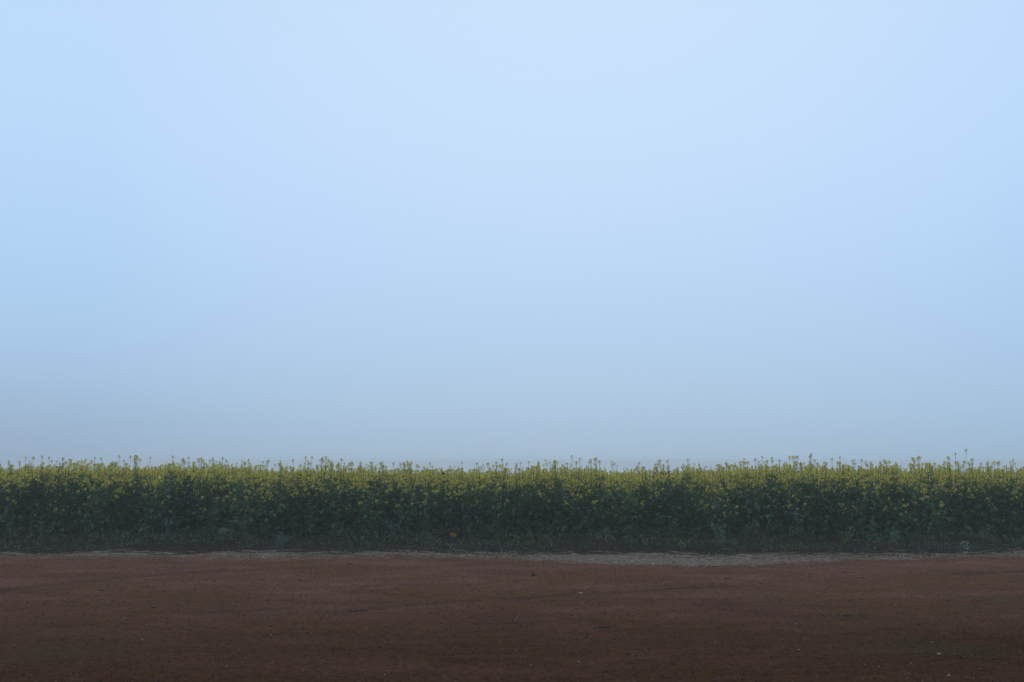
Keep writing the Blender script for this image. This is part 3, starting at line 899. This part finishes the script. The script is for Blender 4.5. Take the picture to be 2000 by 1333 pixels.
ST = [stone_mb(random.Random(i)) for i in range(6)]
ST_ME = [s.mesh('pebble', [M['pale_stone']]) for s in ST]
PEB = 'small pale pebble lying on the red dirt road'
for i, (px, py, r, lab) in enumerate([
    (875, 1103, .020, 'left one of three pale pebbles in a row below the orange leaf'),
    (889, 1103, .014, 'middle one of three pale pebbles in a row below the orange leaf'),
    (962, 1104, .018, 'right one of three pale pebbles in a row near the gravel edge'),
    (1134, 1156, .030, 'long pale stone beside the dark rut in the middle of the road'), (1149, 1146, .014, 'pale pebble just above the long pale stone by the rut'),
    (1011, 1202, .011, PEB), (751, 1318, .013, PEB), (1130, 1291, .011, PEB), (716, 1228, .013, PEB), (154, 1180, .011, PEB), (523, 1160, .015, PEB), (436, 1152, .011, PEB),
    (593, 1310, .010, PEB), (1834, 1280, .026, 'rounded grey stone on the mossy patch at the lower right'), (1853, 1325, .022, 'pale stone at the bottom edge of the picture on the right'),
    (1555, 1216, .012, PEB), (1828, 1179, .013, PEB), (1397, 1251, .014, PEB), (1749, 1182, .012, PEB), (1140, 1180, .010, PEB), (700 + 200, 1280, .009, PEB), (1045, 1100, .010, PEB),
    (360, 1236, .010, PEB), (278, 1250, .011, PEB), (530, 1238, .010, PEB), (1296, 1141, .011, PEB), (1700, 1250, .012, PEB), (1820, 1256, .012, PEB), (1560, 1270, .014, PEB), (1780, 1300, .011, PEB)]):
    x, y = at(px, py); r *= .62
    o = link(bpy.data.objects.new('pebble', ST_ME[i % 6])); o.location = (x, y, hz(x, y) + r * .25); o.scale = (r * (1.7 if 'long' in lab else 1.1), r, r)
    o.rotation_euler = (0, 0, (i * 1.7) % 6.28 if 'long' not in lab else .3)
    tag(o, lab, 'pebble', 'pale pebbles scattered over the dirt road')
CL_ME = [s.mesh('dirt_clod', [M['dark_clod']]) for s in (stone_mb(random.Random(40 + i), .5) for i in range(4))]
CLD = 'small dark clod of earth lying on the dirt road'
for i, (px, py, r, lab) in enumerate([
    (684, 1105, .030, 'dark clod of earth at the far edge of the road left of the middle'), (1655, 1200, .034, 'dark clod in the stained hollow right of the middle of the road'),
    (1921, 1314, .026, 'dark round clod near the lower right corner of the road'), (1650, 1120, .030, CLD), (1685, 1131, .022, CLD), (655, 1112, .014, CLD), (628, 1119, .014, CLD),
    (985, 1187, .012, CLD), (300, 1187, .018, CLD), (1370, 1104, .026, 'flat dark clod at the left on the wide gravel patch'), (1395, 1106, .034, 'flat dark clod at the near edge of the wide gravel patch'),
    (1420, 1132, .034, CLD), (1310, 1148, .022, CLD), (890, 1086, .034, 'long dark clod on the gravel right below the orange leaf'), (1030, 1108, .020, CLD), (240, 1153, .012, CLD), (1660, 1174, .016, CLD),
    (1850, 1174, .016, CLD), (1262, 1098, .012, CLD), (590, 1236, .012, CLD), (1530, 1240, .016, CLD), (450, 1255, .014, CLD), (1890, 1205, .016, CLD), (1915, 1195, .014, CLD)]):
    x, y = at(px, py)
    o = link(bpy.data.objects.new('dirt_clod', CL_ME[i % 4])); o.location = (x, y, hz(x, y) + r * .1); o.scale = (r * 1.8, r, r * .7); o.rotation_euler = (0, 0, rng.uniform(-.3, .3))
    tag(o, lab, 'clod', 'dark clods of earth on the road')


def twig(px, py, ln, label, seed, nb=4, mat='dead', up=.25):
    rg = random.Random(seed); x, y = at(px, py); mb = MB()
    p = Vector((-ln / 2, 0, .006)); pts_ = [p.copy()]
    for k in range(4):
        p = p + Vector((ln / 4, rg.uniform(-.02, .02), rg.uniform(-.004, .012))); p.z = max(p.z, .004); pts_.append(p.copy())
    mb.tube(pts_, [.006, .0055, .005, .004, .003], 5)
    for k in range(nb):
        q = pts_[rg.randint(1, 4)]; mb.tube([q, q + Vector((rg.uniform(-.05, .05), rg.uniform(-.06, .06), rg.uniform(.02, .1) * up * 4))], [.004, .0025], 4)
    o = link(bpy.data.objects.new('twig', mb.mesh('twig', [M[mat]]))); o.location = (x, y, hz(x, y)); o.rotation_euler = (0, 0, rg.uniform(-.2, .2))
    return tag(o, label, 'twig')


twig(1044, 1125, .12, 'small dark twig with one end sticking up, on the far part of the road', 1, 4)
twig(1180, 1224, .20, 'ragged dark twig lying on the road right of the middle', 2, 8, up=.1)
twig(700, 1192, .16, 'thin dark twig lying at the left end of the long rut', 3, 3, up=.05)
twig(199, 1152, .12, 'thin dark twig on the left part of the road', 4, 2, up=.05)

# loose gravel nobody could count
def gravel(name, label, mats, n, where, rmin, rmax, seed):
    rg = random.Random(seed); mb = MB(); c = 0
    while c < n:
        x, y = where(rg); r = rmin * (rmax / rmin) ** (rg.random() ** 2)
        if y < 6.3: continue
        z = hz(x, y); a = rg.uniform(0, 6.28); ca, sa = math.cos(a), math.sin(a)
        v = [(1, 0, 0), (.2, .8, .1), (-.9, .3, -.1), (-.3, -.85, 0), (.1, .05, .75)]
        w = [(r * (p[0] * rg.uniform(.7, 1.2)), r * p[1] * rg.uniform(.7, 1.1), r * (p[2] + .1)) for p in v]
        mb.add([(x + ca * p[0] - sa * p[1], y + sa * p[0] + ca * p[1], z + p[2]) for p in w], [(0, 1, 4), (1, 2, 4), (2, 3, 4), (3, 0, 4)], rg.randrange(len(mats)))
        c += 1
    tag(link(bpy.data.objects.new(name, mb.mesh(name, mats))), label, 'gravel', None, 'stuff')


def on_road(rg):
    y = 6.4 + 9.6 * rg.random() ** 1.2; return rg.uniform(-.55 * y - .4, .55 * y + .4), y


def on_shoulder(rg):
    x = rg.uniform(-10.5, 10.5); a_, b_ = float(road_edge(x)), float(verge_edge(x)); return x, rg.uniform(a_ - .2, b_ + .12)


def on_fringe(rg):
    x = rg.uniform(-10.5, 10.5); b_ = float(verge_edge(x)); return x, b_ - .1 + rg.gauss(0, .25)


gravel('red_gravel', 'fine reddish grit scattered over the dirt road', [M['red_stone']] * 8 + [M['dark_clod']], 42000, on_road, .004, .016, 1)
gravel('road_grit', 'sparse pale grit scattered over the dirt road', [M['grey_stone'], M['grey_stone'], M['grey_stone'], M['pale_stone']], 1300, on_road, .003, .007, 2)
gravel('shoulder_gravel', 'pale grey gravel on the strip beside the verge', [M['grey_stone'], M['grey_stone'], M['red_stone'], M['dark_clod']], 9000, on_shoulder, .005, .016, 3)
gravel('fringe_gravel', 'brighter loose stones along the muddy edge of the verge', [M['pale_stone'], M['grey_stone'], M['grey_stone']], 700, on_fringe, .006, .018, 4)

# ------------------------------------------------------------------ the fog: one even volume round camera and scene
v8 = [(-FAR - 5, -25, -10.2), (FAR + 5, -25, -10.2), (FAR + 5, FAR + 5, -10.2), (-FAR - 5, FAR + 5, -10.2)]
v8 += [(x, y, 2.3) for x, y, _ in v8]
me = bpy.data.meshes.new('haze')
me.from_pydata(v8, [], [(0, 3, 2, 1), (4, 5, 6, 7), (0, 1, 5, 4), (1, 2, 6, 5), (2, 3, 7, 6), (3, 0, 4, 7)]); me.update()
k = Mat('haze_volume')
pv = k.n('ShaderNodeVolumePrincipled'); pv.inputs['Density'].default_value = .0028
pv.inputs['Color'].default_value = (.94, .915, .87, 1); pv.inputs['Anisotropy'].default_value = .2
k.l(pv.outputs[0], k.out.inputs['Volume']); me.materials.append(k.m)
tag(link(bpy.data.objects.new('haze', me)), 'even morning fog over road and field', None, None, 'stuff')

# ------------------------------------------------------------------ labels that tell repeats apart: counted along the picture
ONES = ['', 'first', 'second', 'third', 'fourth', 'fifth', 'sixth', 'seventh', 'eighth', 'ninth', 'tenth', 'eleventh', 'twelfth', 'thirteenth',
        'fourteenth', 'fifteenth', 'sixteenth', 'seventeenth', 'eighteenth', 'nineteenth', 'twentieth']


def count_off(objs, what):
    objs = sorted(objs, key=lambda o: o.location.x / o.location.y)
    mid = [o for o in objs if o.location.x >= 0]; left = [o for o in objs if o.location.x < 0]
    for side_, seq in (('left', left), ('right', mid[::-1])):
        for i, o in enumerate(seq):
            if o['label'] not in (TALL_LAB, W1, PEB, CLD): continue
            j = len(seq) - 1 - i
            if i < 19: o['label'] = what % (ONES[i + 1], 'from the ' + side_ + ' edge of the picture')
            elif j < 20: o['label'] = what % (ONES[j + 1], side_ + ' of the middle of the picture')


tops = [o for o in bpy.data.objects if o.name.startswith('mustard_plant') and ('shoot' in o.get('label', '') or 'tallest' in o.get('label', ''))]
count_off(tops, '%s mustard plant rising above the skyline, %s')
count_off([o for o in bpy.data.objects if o.get('category') == 'weed'], '%s leafy weed at the foot of the mustard, %s')
count_off([o for o in bpy.data.objects if o.get('category') == 'pebble'], '%s pale pebble on the dirt road, %s')
count_off([o for o in bpy.data.objects if o.get('category') == 'clod'], '%s dark clod on the road, %s')
